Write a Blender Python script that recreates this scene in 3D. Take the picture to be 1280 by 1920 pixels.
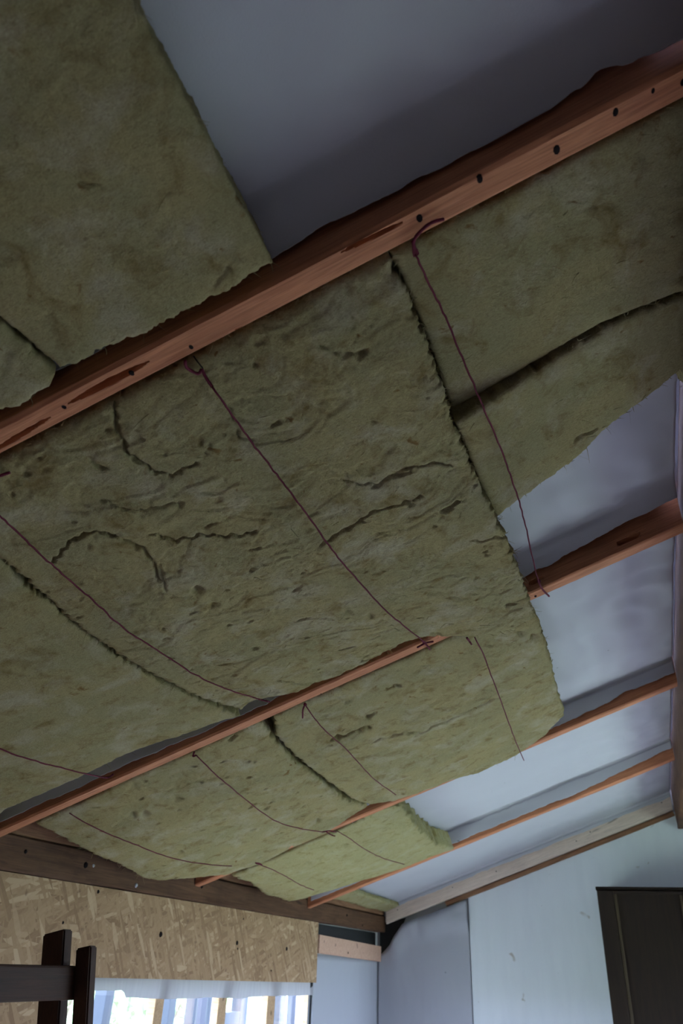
import bpy, bmesh, math, random
import numpy as np
from mathutils import Matrix, Vector

# ------------------------------------------------------------------ scene, camera, sky, light
for o in list(bpy.data.objects):
    bpy.data.objects.remove(o, do_unlink=True)
SC = bpy.context.scene
COL = SC.collection
random.seed(4)
RNG = np.random.default_rng(7)

CAM = np.array([1.4087, -4.4701, 1.6])
RT = np.array([0.93687525, 0.3475165, 0.03869161])
UP = np.array([0.14991831, -0.4991856, 0.85342735])
FW = np.array([-0.31589439, 0.79375438, 0.51977372])
FPX = 1391.74                                   # focal length in pixels of a 1280 x 1920 frame
cd = bpy.data.cameras.new('camera')
cam = bpy.data.objects.new('camera', cd)
COL.objects.link(cam)
cam.matrix_world = Matrix(((RT[0], UP[0], -FW[0], CAM[0]), (RT[1], UP[1], -FW[1], CAM[1]),
                           (RT[2], UP[2], -FW[2], CAM[2]), (0, 0, 0, 1)))
cd.sensor_fit = 'VERTICAL'
cd.sensor_height = 23.5
cd.sensor_width = 15.67
cd.lens = FPX * 23.5 / 1920
cd.clip_start = 0.02
cd.dof.use_dof = True
cd.dof.focus_distance = 1.25
cd.dof.aperture_fstop = 5.0
SC.camera = cam

SKY = 11.8
w = bpy.data.worlds.new('overcast_sky')
SC.world = w
w.use_nodes = True
bgn = w.node_tree.nodes['Background']
bgn.inputs[0].default_value = (0.83, 0.90, 1.36, 1)
bgn.inputs[1].default_value = SKY
SC.view_settings.view_transform = 'Standard'
SC.view_settings.look = 'None'
SC.view_settings.gamma = 1.0
SC.view_settings.use_curve_mapping = False
SC.view_settings.exposure = 0.92


def portal(name, loc, rot, sx, sy):             # tells the renderer where daylight enters; gives off nothing itself
    l = bpy.data.lights.new(name, 'AREA')
    l.shape = 'RECTANGLE'
    l.size = sx
    l.size_y = sy
    l.cycles.is_portal = True
    o = bpy.data.objects.new(name, l)
    COL.objects.link(o)
    o.location = loc
    o.rotation_euler = rot


portal('window_eave_daylight', (-0.16, -1.70, 1.16), (0, -math.pi / 2, 0), 0.78, 1.7)
portal('window_opposite_offscreen', (3.30, -1.2, 1.04), (0, math.pi / 2, 0), 1.4, 1.9)

# ------------------------------------------------------------------ geometry of the place
TH = 0.342803                                   # roof pitch
SL = np.array([math.cos(TH), 0, math.sin(TH)])  # up the slope
NR = np.array([-math.sin(TH), 0, math.cos(TH)]) # roof normal
P0 = np.array([0, 0, 1.8])                      # underside of the rafters at the eave
YR = {-1: -5.83, 0: -4.90, 1: -3.965, 2: -3.033, 3: -2.053, 4: -1.087}   # far bottom edge of each rafter
RW = 0.035
RH = 0.080
XR = 1.575                                      # side of the ridge beam


def ray(x, y):
    return RT * (x - 640) / FPX - UP * (y - 960) / FPX + FW


def on_roof(x, y, off=0.0):                     # a traced outline point, set on the sloping roof
    d = ray(x, y)
    return CAM + d * (((P0 + NR * off - CAM) @ NR) / (d @ NR))


def on_x(x, y, X):
    d = ray(x, y)
    return CAM + d * ((X - CAM[0]) / d[0])


def on_y(x, y, Y):
    d = ray(x, y)
    return CAM + d * ((Y - CAM[1]) / d[1])


def roof(s, y, off):                            # slope coordinates to world
    s = np.asarray(s, float)[..., None]
    y = np.asarray(y, float)[..., None]
    off = np.asarray(off, float)[..., None]
    return P0 + SL * s + np.array([0, 1, 0]) * y + NR * off


def to_roof(P):
    d = P - P0
    return d @ SL, P[..., 1], d @ NR


def pix(P):
    d = P - CAM
    z = d @ FW
    return np.stack([640 + FPX * (d @ RT) / z, 960 - FPX * (d @ UP) / z], -1)


# ------------------------------------------------------------------ numpy noise
PERM = RNG.permutation(512)
GR = RNG.uniform(0, 2 * math.pi, 512)
GX, GY = np.cos(GR), np.sin(GR)


def noise(x, y, seed=0):
    x = np.asarray(x, float) + 31.7 * seed
    y = np.asarray(y, float) - 17.3 * seed
    xi = np.floor(x).astype(int)
    yi = np.floor(y).astype(int)
    xf, yf = x - xi, y - yi
    u = xf * xf * xf * (xf * (xf * 6 - 15) + 10)
    v = yf * yf * yf * (yf * (yf * 6 - 15) + 10)

    def g(a, b):
        h = PERM[(PERM[(xi + a) & 511] + yi + b) & 511]
        return GX[h] * (xf - a) + GY[h] * (yf - b)
    a = g(0, 0) + u * (g(1, 0) - g(0, 0))
    b = g(0, 1) + u * (g(1, 1) - g(0, 1))
    return (a + v * (b - a)) * 1.5


def fbm(x, y, seed=0, octv=4):
    t, a, f = 0, 1.0, 1.0
    for i in range(octv):
        t = t + a * noise(x * f, y * f, seed + i * 3)
        a *= 0.5
        f *= 2.03
    return t


def sstep(a, b, x):
    t = np.clip((x - a) / (b - a), 0, 1)
    return t * t * (3 - 2 * t)


# ------------------------------------------------------------------ objects
def tag(o, label=None, cat=None, group=None, kind=None):
    if label: o['label'] = label
    if cat: o['category'] = cat
    if group: o['group'] = group
    if kind: o['kind'] = kind
    return o


def link(name, me, mat=None, parent=None, M=None):
    o = bpy.data.objects.new(name, me)
    COL.objects.link(o)
    if mat: me.materials.append(mat)
    if parent is not None: o.parent = parent
    if M is not None: o.matrix_world = M
    return o


def empty(name, loc, M=None):
    o = bpy.data.objects.new(name, None)
    COL.objects.link(o)
    o.empty_display_size = 0.05
    if M is not None: o.matrix_world = M
    else: o.location = loc
    return o


def mesh_np(name, V, F, mat, parent=None, smooth=True, recentre=True):
    me = bpy.data.meshes.new(name)
    V = np.asarray(V, float)
    c = V.mean(0) if (recentre and parent is None) else np.zeros(3)
    me.from_pydata((V - c).tolist(), [], F if isinstance(F, list) else F.tolist())
    me.validate()
    me.update()
    if smooth:
        me.polygons.foreach_set('use_smooth', [True] * len(me.polygons))
    o = link(name, me, mat, parent)
    if parent is None: o.location = c
    return o


def grid_faces(nu, nv, base=0, flip=False):
    i = np.arange(nu - 1)[:, None]
    j = np.arange(nv - 1)[None, :]
    a = base + i * nv + j
    q = np.stack([a, a + nv, a + nv + 1, a + 1], -1).reshape(-1, 4)
    return q[:, ::-1] if flip else q


def box_bm(bm, x0, x1, y0, y1, z0, z1):
    v = [bm.verts.new(p) for p in ((x0, y0, z0), (x1, y0, z0), (x1, y1, z0), (x0, y1, z0),
                                   (x0, y0, z1), (x1, y0, z1), (x1, y1, z1), (x0, y1, z1))]
    for f in ((0, 3, 2, 1), (4, 5, 6, 7), (0, 1, 5, 4), (1, 2, 6, 5), (2, 3, 7, 6), (3, 0, 4, 7)):
        bm.faces.new([v[i] for i in f])
    return v


def box(name, x0, x1, y0, y1, z0, z1, mat, parent=None, bevel=0.003, M=None):
    """a bevelled block, origin at its low corner's middle, child coordinates in the parent's space"""
    bm = bmesh.new()
    c = Vector(((x0 + x1) / 2, (y0 + y1) / 2, z0)) if parent is None else Vector((0, 0, 0))
    box_bm(bm, x0 - c.x, x1 - c.x, y0 - c.y, y1 - c.y, z0 - c.z, z1 - c.z)
    if bevel:
        bmesh.ops.bevel(bm, geom=list(bm.edges), offset=min(bevel, (x1 - x0) / 3, (y1 - y0) / 3, (z1 - z0) / 3),
                        segments=2, affect='EDGES', profile=0.6)
    me = bpy.data.meshes.new(name)
    bm.to_mesh(me)
    bm.free()
    o = link(name, me, mat, parent)
    if parent is None: o.location = c
    if M is not None: o.matrix_world = M
    return o


def tube(name, pts, r, mat, parent=None, n=6, taper=None):
    P = np.asarray(pts, float)
    c = P[0].copy() if parent is None else np.zeros(3)
    T = np.gradient(P, axis=0)
    T /= np.linalg.norm(T, axis=1)[:, None] + 1e-12
    ref = np.array([0.13, 0.31, 0.94])
    V = []
    for i in range(len(P)):
        a = np.cross(T[i], ref)
        a /= np.linalg.norm(a)
        b = np.cross(T[i], a)
        rr = r if taper is None else r * taper[i]
        for k in range(n):
            an = 2 * math.pi * k / n + i * 0.35
            V.append(P[i] + rr * (math.cos(an) * a + math.sin(an) * b))
    F = []
    for i in range(len(P) - 1):
        for k in range(n):
            F.append([i * n + k, i * n + (k + 1) % n, (i + 1) * n + (k + 1) % n, (i + 1) * n + k])
    F.append(list(range(n))[::-1])
    F.append([(len(P) - 1) * n + k for k in range(n)])
    me = bpy.data.meshes.new(name)
    me.from_pydata((np.array(V) - c).tolist(), [], F)
    me.update()
    me.polygons.foreach_set('use_smooth', [True] * len(me.polygons))
    o = link(name, me, mat, parent)
    if parent is None: o.location = c
    return o


def smooth_path(pts, n):
    P = np.asarray(pts, float)
    d = np.concatenate([[0], np.cumsum(np.linalg.norm(np.diff(P, axis=0), axis=1))])
    d /= d[-1]
    t = np.linspace(0, 1, n)
    m = np.gradient(P, d, axis=0) if len(P) > 2 else np.repeat((P[1:] - P[:1]), 2, 0)
    k = np.clip(np.searchsorted(d, t, 'right') - 1, 0, len(P) - 2)
    h = (d[k + 1] - d[k])[:, None]
    u = ((t - d[k])[:, None]) / h
    return ((2 * u**3 - 3 * u**2 + 1) * P[k] + (u**3 - 2 * u**2 + u) * h * m[k]
            + (-2 * u**3 + 3 * u**2) * P[k + 1] + (u**3 - u**2) * h * m[k + 1])


# ------------------------------------------------------------------ materials
def mat_new(name, rough=0.85, spec=0.2):
    m = bpy.data.materials.new(name)
    m.use_nodes = True
    nt = m.node_tree
    b = nt.nodes['Principled BSDF']
    b.inputs['Roughness'].default_value = rough
    b.inputs['Specular IOR Level'].default_value = spec
    return m, nt, b


def N(nt, typ, **kw):
    n = nt.nodes.new(typ)
    for k, v in kw.items():
        if k in n.inputs.keys(): n.inputs[k].default_value = v
        else: setattr(n, k, v)
    return n


def coords(nt, scale=(1, 1, 1), rot=(0, 0, 0), loc=(0, 0, 0)):
    tc = N(nt, 'ShaderNodeTexCoord')
    mp = N(nt, 'ShaderNodeMapping')
    mp.inputs['Scale'].default_value = scale
    mp.inputs['Rotation'].default_value = rot
    mp.inputs['Location'].default_value = loc
    nt.links.new(tc.outputs['Object'], mp.inputs[0])
    return mp.outputs[0]


def noise_n(nt, vec, scale, detail=4, rough=0.55, dist=0.0):
    n = N(nt, 'ShaderNodeTexNoise')
    n.inputs['Scale'].default_value = scale
    n.inputs['Detail'].default_value = detail
    n.inputs['Roughness'].default_value = rough
    n.inputs['Distortion'].default_value = dist
    nt.links.new(vec, n.inputs['Vector'])
    return n.outputs[0]


def ramp(nt, fac, stops):
    r = N(nt, 'ShaderNodeValToRGB')
    e = r.color_ramp.elements
    while len(e) < len(stops): e.new(0.5)
    for i, (p, c) in enumerate(stops):
        e[i].position = p
        e[i].color = (*c, 1) if len(c) == 3 else c
    nt.links.new(fac, r.inputs[0])
    return r.outputs[0]


def mix(nt, fac, a, b, mode='MIX'):
    m = N(nt, 'ShaderNodeMix', data_type='RGBA', blend_type=mode)
    if isinstance(fac, (int, float)): m.inputs[0].default_value = fac
    else: nt.links.new(fac, m.inputs[0])
    for i, v in ((6, a), (7, b)):
        if isinstance(v, tuple): m.inputs[i].default_value = (*v, 1)
        else: nt.links.new(v, m.inputs[i])
    return m.outputs[2]


def bump(nt, b, h, strength, dist):
    n = N(nt, 'ShaderNodeBump')
    n.inputs['Strength'].default_value = strength
    n.inputs['Distance'].default_value = dist
    nt.links.new(h, n.inputs['Height'])
    nt.links.new(n.outputs[0], b.inputs['Normal'])
    return n


def wool_mat(name, base, green, brown, grey, seed):
    m, nt, b = mat_new(name, 0.95, 0.05)
    v = coords(nt, loc=(seed, seed * 2.3, 0))
    c = mix(nt, ramp(nt, noise_n(nt, v, 9, 5, 0.6), [(0.42, (0, 0, 0)), (0.58, (1, 1, 1))]), base, green)
    c = mix(nt, ramp(nt, noise_n(nt, v, 22, 6, 0.65, 0.6), [(0.52, (0, 0, 0)), (0.70, (0.9, 0.9, 0.9))]), c, brown)
    v2 = coords(nt, loc=(seed + 9, -seed, 3))
    c = mix(nt, ramp(nt, noise_n(nt, v2, 14, 5, 0.6, 0.4), [(0.50, (0, 0, 0)), (0.68, (0.9, 0.9, 0.9))]), c, grey)
    v3 = coords(nt, (60, 160, 110), rot=(0, 0, 0.5), loc=(seed, 0, 0))
    fine = noise_n(nt, v3, 3.2, 6, 0.7, 1.2)
    c = mix(nt, ramp(nt, fine, [(0.30, (0.55, 0.55, 0.55)), (0.60, (0, 0, 0))]), c,
            tuple(x * 0.45 for x in brown))
    v4 = coords(nt, loc=(seed * 3, 5, 1))
    spots = ramp(nt, noise_n(nt, v4, 46, 3, 0.5, 0.8), [(0.68, (0, 0, 0)), (0.76, (0.8, 0.8, 0.8))])
    c = mix(nt, spots, c, (brown[0] * 0.75, brown[1] * 0.55, brown[2] * 0.35))
    nt.links.new(c, b.inputs['Base Color'])
    bump(nt, b, mix(nt, 0.5, fine, noise_n(nt, v, 260, 5, 0.7, 0.8)), 0.8, 0.004)
    return m


def wood_mat(name, light, dark, ring=9.0, rough=0.75, knots=True, wear=0.25, seed=0.0, up=False):
    """grain runs along the object's own X axis (its Z axis if up)"""
    coords = lambda nt, sc=(1, 1, 1), loc=(0, 0, 0): globals()['coords'](nt, sc[::-1] if up else sc, loc=loc)
    m, nt, b = mat_new(name, rough, 0.25)
    v = coords(nt, (1.2, 22, 22), loc=(seed, seed, 0))
    g = noise_n(nt, v, ring * 0.35, 5, 0.6, 1.3)
    c = mix(nt, ramp(nt, g, [(0.33, (0, 0, 0)), (0.66, (1, 1, 1))]), dark, light)
    vf = coords(nt, (4, 160, 160), loc=(seed, 0, 0))
    f = noise_n(nt, vf, 3.0, 4, 0.6)
    c = mix(nt, ramp(nt, f, [(0.30, (0.5, 0.5, 0.5)), (0.55, (0, 0, 0))]), c, tuple(x * 0.45 for x in dark))
    vb = coords(nt, (1, 1.6, 1.6), loc=(seed + 3, 0, 0))
    bl = noise_n(nt, vb, 7.0, 4, 0.6)
    c = mix(nt, ramp(nt, bl, [(0.50, (0, 0, 0)), (0.78, (wear, wear, wear))]), c, tuple(x * 0.5 for x in dark))
    if knots:
        vk = coords(nt, (7, 30, 30), loc=(seed + 1, 2, 0))
        k = ramp(nt, noise_n(nt, vk, 1.0, 1, 0.3), [(0.70, (0, 0, 0)), (0.76, (0.75, 0.75, 0.75))])
        c = mix(nt, k, c, tuple(x * 0.3 for x in dark))
    nt.links.new(c, b.inputs['Base Color'])
    bump(nt, b, mix(nt, 0.5, g, f), 0.35, 0.002)
    return m


def plain(name, col, rough=0.8, spec=0.3, var=0.15, scale=12, metallic=0.0):
    m, nt, b = mat_new(name, rough, spec)
    v = coords(nt)
    n = noise_n(nt, v, scale, 5, 0.6)
    c = mix(nt, n, tuple(x * (1 - var) for x in col), tuple(min(1, x * (1 + var)) for x in col))
    nt.links.new(c, b.inputs['Base Color'])
    b.inputs['Metallic'].default_value = metallic
    bump(nt, b, noise_n(nt, v, scale * 8, 4), 0.15, 0.002)
    return m


def membrane_mat(name, col, fine=0.25):
    m, nt, b = mat_new(name, 0.65, 0.25)
    v = coords(nt)
    c = mix(nt, noise_n(nt, v, 5, 4), tuple(x * 0.94 for x in col), col)
    sp = ramp(nt, noise_n(nt, v, 38, 2, 0.4), [(0.785, (0, 0, 0)), (0.80, (0.6, 0.6, 0.6))])
    c = mix(nt, sp, c, (0.12, 0.11, 0.12))
    nt.links.new(c, b.inputs['Base Color'])
    bump(nt, b, noise_n(nt, v, 420, 3, 0.6), fine, 0.001)
    return m


def osb_mat():
    m, nt, b = mat_new('osb_strands', 0.7, 0.25)
    layers = []
    for i, (an, sc) in enumerate(((0.35, (13, 95, 95)), (-0.75, (14, 110, 110)), (1.35, (13, 90, 90)), (0.05, (11, 80, 80)), (-0.3, (12, 100, 100)), (0.95, (13, 95, 95)))):
        # board lies in the YZ plane: strands are long cells turned within it
        tc = N(nt, 'ShaderNodeTexCoord')
        m0 = N(nt, 'ShaderNodeMapping')
        m0.inputs['Rotation'].default_value = (an, 0, 0)
        m0.inputs['Location'].default_value = (0, i * 1.7, i * 0.9)
        nt.links.new(tc.outputs['Object'], m0.inputs[0])
        m1 = N(nt, 'ShaderNodeMapping')
        m1.inputs['Scale'].default_value = (1, sc[0], sc[1])
        nt.links.new(m0.outputs[0], m1.inputs[0])
        vo = N(nt, 'ShaderNodeTexVoronoi', voronoi_dimensions='3D')
        vo.inputs['Scale'].default_value = 1.0
        nt.links.new(m1.outputs[0], vo.inputs['Vector'])
        sp = N(nt, 'ShaderNodeSeparateColor')
        nt.links.new(vo.outputs['Color'], sp.inputs[0])
        layers.append((vo, sp))
    tones = [(0.0, (0.27, 0.160, 0.085)), (0.25, (0.36, 0.225, 0.124)), (0.8, (0.41, 0.262, 0.148)), (1.0, (0.53, 0.372, 0.232))]
    c = ramp(nt, layers[0][1].outputs[0], tones)
    for vo, sp in layers[1:]:
        t = ramp(nt, sp.outputs[0], tones)
        k = ramp(nt, sp.outputs[1], [(0.58, (0, 0, 0)), (0.62, (1, 1, 1))])
        c = mix(nt, k, c, t)
    v = coords(nt)
    c = mix(nt, ramp(nt, noise_n(nt, v, 30, 4), [(0.66, (0, 0, 0)), (0.74, (0.7, 0.7, 0.7))]), c, (0.16, 0.09, 0.05))
    nt.links.new(c, b.inputs['Base Color'])
    bump(nt, b, layers[1][0].outputs['Distance'], 0.25, 0.003)
    return m


PLAIN_WOOL = ((0.385, 0.322, 0.165), (0.348, 0.308, 0.168), (0.222, 0.156, 0.060), (0.455, 0.402, 0.276))
YELLOW_WOOL = ((0.385, 0.350, 0.185), (0.400, 0.355, 0.190), (0.260, 0.212, 0.080), (0.430, 0.400, 0.250))
WOOL = [wool_mat('mineral_wool_%d' % i, *(YELLOW_WOOL if i == 3 else PLAIN_WOOL), seed=1.7 * i) for i in range(5)]
M_RED = wood_mat('red_brown_rafter_timber', (0.62, 0.265, 0.138), (0.45, 0.172, 0.088), seed=1.0, wear=0.35)
M_RED2 = wood_mat('brown_rafter_timber', (0.62, 0.265, 0.138), (0.45, 0.172, 0.088), seed=4.0, wear=0.4)
M_PALE = wood_mat('pale_new_timber', (0.80, 0.66, 0.56), (0.70, 0.55, 0.46), seed=2.0, wear=0.1)
M_PINK = wood_mat('pinkish_board', (0.70, 0.45, 0.34), (0.60, 0.36, 0.26), seed=6.0, wear=0.1)
M_PLATE = wood_mat('dark_old_timber', (0.155, 0.078, 0.042), (0.085, 0.040, 0.022), seed=3.0, wear=0.6)
M_PLATE2 = wood_mat('orange_brown_timber', (0.34, 0.18, 0.10), (0.21, 0.10, 0.055), seed=5.0, wear=0.5)
M_STUD = wood_mat('tan_stud_timber', (0.62, 0.42, 0.25), (0.50, 0.32, 0.18), seed=7.0, wear=0.1)
M_DARKF = wood_mat('dark_stained_wood', (0.052, 0.019, 0.009), (0.028, 0.010, 0.005), seed=8.0, rough=0.6, wear=0.3)
M_CAB = wood_mat('very_dark_cabinet_wood', (0.019, 0.010, 0.005), (0.012, 0.006, 0.004), seed=9.0, rough=0.8, knots=False, up=True)
M_CABE = wood_mat('cabinet_edge_wood', (0.060, 0.042, 0.022), (0.036, 0.024, 0.013), seed=9.5, rough=0.75, knots=False, up=True)
M_MEM = membrane_mat('white_roof_membrane', (0.50, 0.50, 0.55))
M_MEM2 = membrane_mat('grey_white_wall_membrane', (0.44, 0.45, 0.50))
M_WHITE = None
M_FOIL = plain('black_foil', (0.012, 0.014, 0.014), 0.45, 0.4)
M_TWINE = plain('dark_red_twine', (0.13, 0.018, 0.038), 0.8, 0.2, scale=400)
M_NAIL = plain('dark_iron_nail', (0.018, 0.014, 0.014), 0.9, 0.05)
M_ZINC = plain('bright_steel', (0.75, 0.77, 0.80), 0.25, 0.6, metallic=0.9)
M_OSB = osb_mat()
M_FLOOR = plain('worn_floor_boards', (0.52, 0.48, 0.43), 0.7, 0.2, scale=6)
M_WALL = plain('off_white_wall', (0.55, 0.55, 0.56), 0.85, 0.2, scale=5)
M_BACK = plain('low_bounce_wall', (0.26, 0.22, 0.18), 0.85, 0.2, scale=5)  # dark tone made up for the unseen walls to cut bounced light
M_DECK = plain('roof_deck_board', (0.45, 0.40, 0.34), 0.85)
M_EXT = plain('grey_painted_post', (0.025, 0.032, 0.042), 0.7)
M_GRASS = plain('garden_grass', (0.30, 0.36, 0.22), 0.9, 0.1, var=0.4, scale=8)
M_LEAF = plain('garden_leaves', (0.30, 0.46, 0.22), 0.7, 0.2, var=0.4, scale=6)
M_BARK = plain('tree_bark', (0.16, 0.12, 0.09), 0.9)


def white_panel_mat():
    m, nt, b = mat_new('white_painted_panel', 0.6, 0.3)
    v = coords(nt)
    vs = coords(nt, (14, 14, 2.2))
    c = mix(nt, ramp(nt, noise_n(nt, vs, 1.0, 5, 0.6), [(0.40, (0, 0, 0)), (0.75, (0.6, 0.6, 0.6))]),
            (0.75, 0.79, 0.83), (0.67, 0.71, 0.76))
    st = ramp(nt, noise_n(nt, v, 17, 2, 0.45, 0.5), [(0.70, (0, 0, 0)), (0.76, (0.7, 0.7, 0.7))])
    c = mix(nt, st, c, (0.34, 0.30, 0.24))
    nt.links.new(c, b.inputs['Base Color'])
    bump(nt, b, noise_n(nt, v, 60, 4), 0.1, 0.002)
    return m


M_WHITE = white_panel_mat()


def glass_mat():
    m = bpy.data.materials.new('window_glass')
    m.use_nodes = True
    nt = m.node_tree
    nt.nodes.clear()
    out = N(nt, 'ShaderNodeOutputMaterial')
    t = N(nt, 'ShaderNodeBsdfTransparent')
    t.inputs[0].default_value = (0.94, 0.98, 0.97, 1)
    g = N(nt, 'ShaderNodeBsdfGlossy')
    g.inputs['Roughness'].default_value = 0.02
    fr = N(nt, 'ShaderNodeLayerWeight')
    fr.inputs['Blend'].default_value = 0.5
    pw = N(nt, 'ShaderNodeMath', operation='POWER')
    pw.inputs[1].default_value = 5.0
    nt.links.new(fr.outputs['Facing'], pw.inputs[0])
    ad = N(nt, 'ShaderNodeMath', operation='MULTIPLY_ADD')
    ad.inputs[1].default_value = 0.8
    ad.inputs[2].default_value = 0.03
    nt.links.new(pw.outputs[0], ad.inputs[0])
    mx = N(nt, 'ShaderNodeMixShader')
    nt.links.new(ad.outputs[0], mx.inputs[0])
    nt.links.new(t.outputs[0], mx.inputs[1])
    nt.links.new(g.outputs[0], mx.inputs[2])
    nt.links.new(mx.outputs[0], out.inputs[0])
    return m


def sheet_mat():
    m = bpy.data.materials.new('translucent_sheet')
    m.use_nodes = True
    nt = m.node_tree
    nt.nodes.clear()
    out = N(nt, 'ShaderNodeOutputMaterial')
    d = N(nt, 'ShaderNodeBsdfDiffuse')
    t = N(nt, 'ShaderNodeBsdfTranslucent')
    v = coords(nt, (1, 30, 2))
    c = mix(nt, noise_n(nt, v, 2, 3), (0.34, 0.33, 0.36), (0.46, 0.45, 0.47))
    nt.links.new(c, d.inputs[0])
    nt.links.new(c, t.inputs[0])
    mx = N(nt, 'ShaderNodeMixShader')
    mx.inputs[0].default_value = 0.10
    nt.links.new(d.outputs[0], mx.inputs[1])
    nt.links.new(t.outputs[0], mx.inputs[2])
    nt.links.new(mx.outputs[0], out.inputs[0])
    return m


M_GLASS = glass_mat()
M_SHEET = sheet_mat()

# ------------------------------------------------------------------ the room
XW = 3.14                                       # inner face of the far side wall
YB = -6.3                                       # wall behind


def struct(o):
    o['kind'] = 'structure'
    return o


struct(box('floor', -0.12, XW + 0.12, YB - 0.12, 0.12, -0.1, 0.0, M_FLOOR, bevel=0))
struct(box('ground', -60, 60, -60, 60, -0.4, -0.15, M_GRASS, bevel=0))

# eave wall: one mesh with the window opening
WY0, WY1, WZ0, WZ1 = -2.58, -0.855, 0.78, 1.535


def wall_with_hole(name, x0, x1, y0, y1, z0, z1, hy0, hy1, hz0, hz1, mat):
    bm = bmesh.new()
    box_bm(bm, x0, x1, y0, hy0, z0, z1)
    box_bm(bm, x0, x1, hy1, y1, z0, z1)
    box_bm(bm, x0, x1, hy0, hy1, z0, hz0)
    box_bm(bm, x0, x1, hy0, hy1, hz1, z1)
    me = bpy.data.meshes.new(name)
    bm.to_mesh(me)
    bm.free()
    return struct(link(name, me, mat))


eave = wall_with_hole('wall_eave', -0.14, -0.045, YB, 0.0, 0.0, 1.80, WY0, WY1, WZ0, WZ1, M_WALL)
wall_with_hole('wall_opposite', XW, XW + 0.12, YB, 0.0, 0.0, 1.80, -2.10, -0.30, 0.35, 1.72, M_BACK)


def gable(name, y0, y1, mat, hole=None):
    """gable end wall; hole = (x0, x1, z0, z1) leaves a window opening"""
    bm = bmesh.new()
    zr = 1.92 + 0.5 * XW * math.tan(TH)
    xa, xb, ze = -0.14, XW + 0.12, 1.87

    def slab(prof):
        n = len(prof)
        a = [bm.verts.new((x, y0, z)) for x, z in prof]
        b = [bm.verts.new((x, y1, z)) for x, z in prof]
        bm.faces.new(a)
        bm.faces.new(b[::-1])
        for i in range(n):
            j = (i + 1) % n
            bm.faces.new([a[j], a[i], b[i], b[j]])
    if hole is None:
        slab([(xa, 0), (xb, 0), (xb, ze), (XW / 2, zr), (xa, ze)])
    else:
        h0, h1, g0, g1 = hole
        slab([(xa, 0), (h0, 0), (h0, ze), (xa, ze)])
        slab([(h1, 0), (xb, 0), (xb, ze), (h1, ze)])
        slab([(h0, 0), (h1, 0), (h1, g0), (h0, g0)])
        slab([(h0, g1), (h1, g1), (h1, ze), (h0, ze)])
        slab([(xa, ze), (xb, ze), (XW / 2, zr)])
    me = bpy.data.meshes.new(name)
    bm.to_mesh(me)
    bm.free()
    return struct(link(name, me, mat))


struct(box('leak_stop_1', -0.22, -0.141, YB - 0.1, 0.1, 1.70, 1.868, M_DECK, bevel=0))  # unseen filler added to keep daylight from leaking in above the eave wall
struct(box('leak_stop_2', XW + 0.002, XW + 0.2, YB - 0.1, 0.1, 1.801, 1.868, M_DECK, bevel=0))  # matching unseen filler added over the opposite wall against light leaks
gable('wall_gable', 0.012, 0.12, M_WALL)
gable('wall_back', YB - 0.12, YB, M_BACK)


def slab_quad(name, pts, nrm, t, mat):
    P = np.array(pts, float)
    Q = P + np.array(nrm) * t
    V = np.concatenate([P, Q])
    F = [[0, 1, 2, 3], [7, 6, 5, 4], [0, 4, 5, 1], [1, 5, 6, 2], [2, 6, 7, 3], [3, 7, 4, 0]]
    return struct(mesh_np(name, V, F, mat, smooth=False))


smax = (XW / 2) / math.cos(TH)
slab_quad('ceiling', [roof(-0.25, YB - 0.1, .100), roof(smax + 0.034, YB - 0.1, .100), roof(smax + 0.034, 0.1, .100), roof(-0.25, 0.1, .100)], NR, 0.03, M_DECK)


def mir(p):
    q = np.array(p)
    q[0] = XW - q[0]
    return q


slab_quad('ceiling', [mir(roof(-0.25, YB - 0.1, .100)), mir(roof(smax + 0.034, YB - 0.1, .100)), mir(roof(smax + 0.034, 0.1, .100)), mir(roof(-0.25, 0.1, .100))], mir(NR) - np.array([XW, 0, 0]), 0.03, M_MEM)

# ------------------------------------------------------------------ timbers
def frame(origin, ex, ey, ez):
    return Matrix(((ex[0], ey[0], ez[0], origin[0]), (ex[1], ey[1], ez[1], origin[1]), (ex[2], ey[2], ez[2], origin[2]), (0, 0, 0, 1)))


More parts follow.
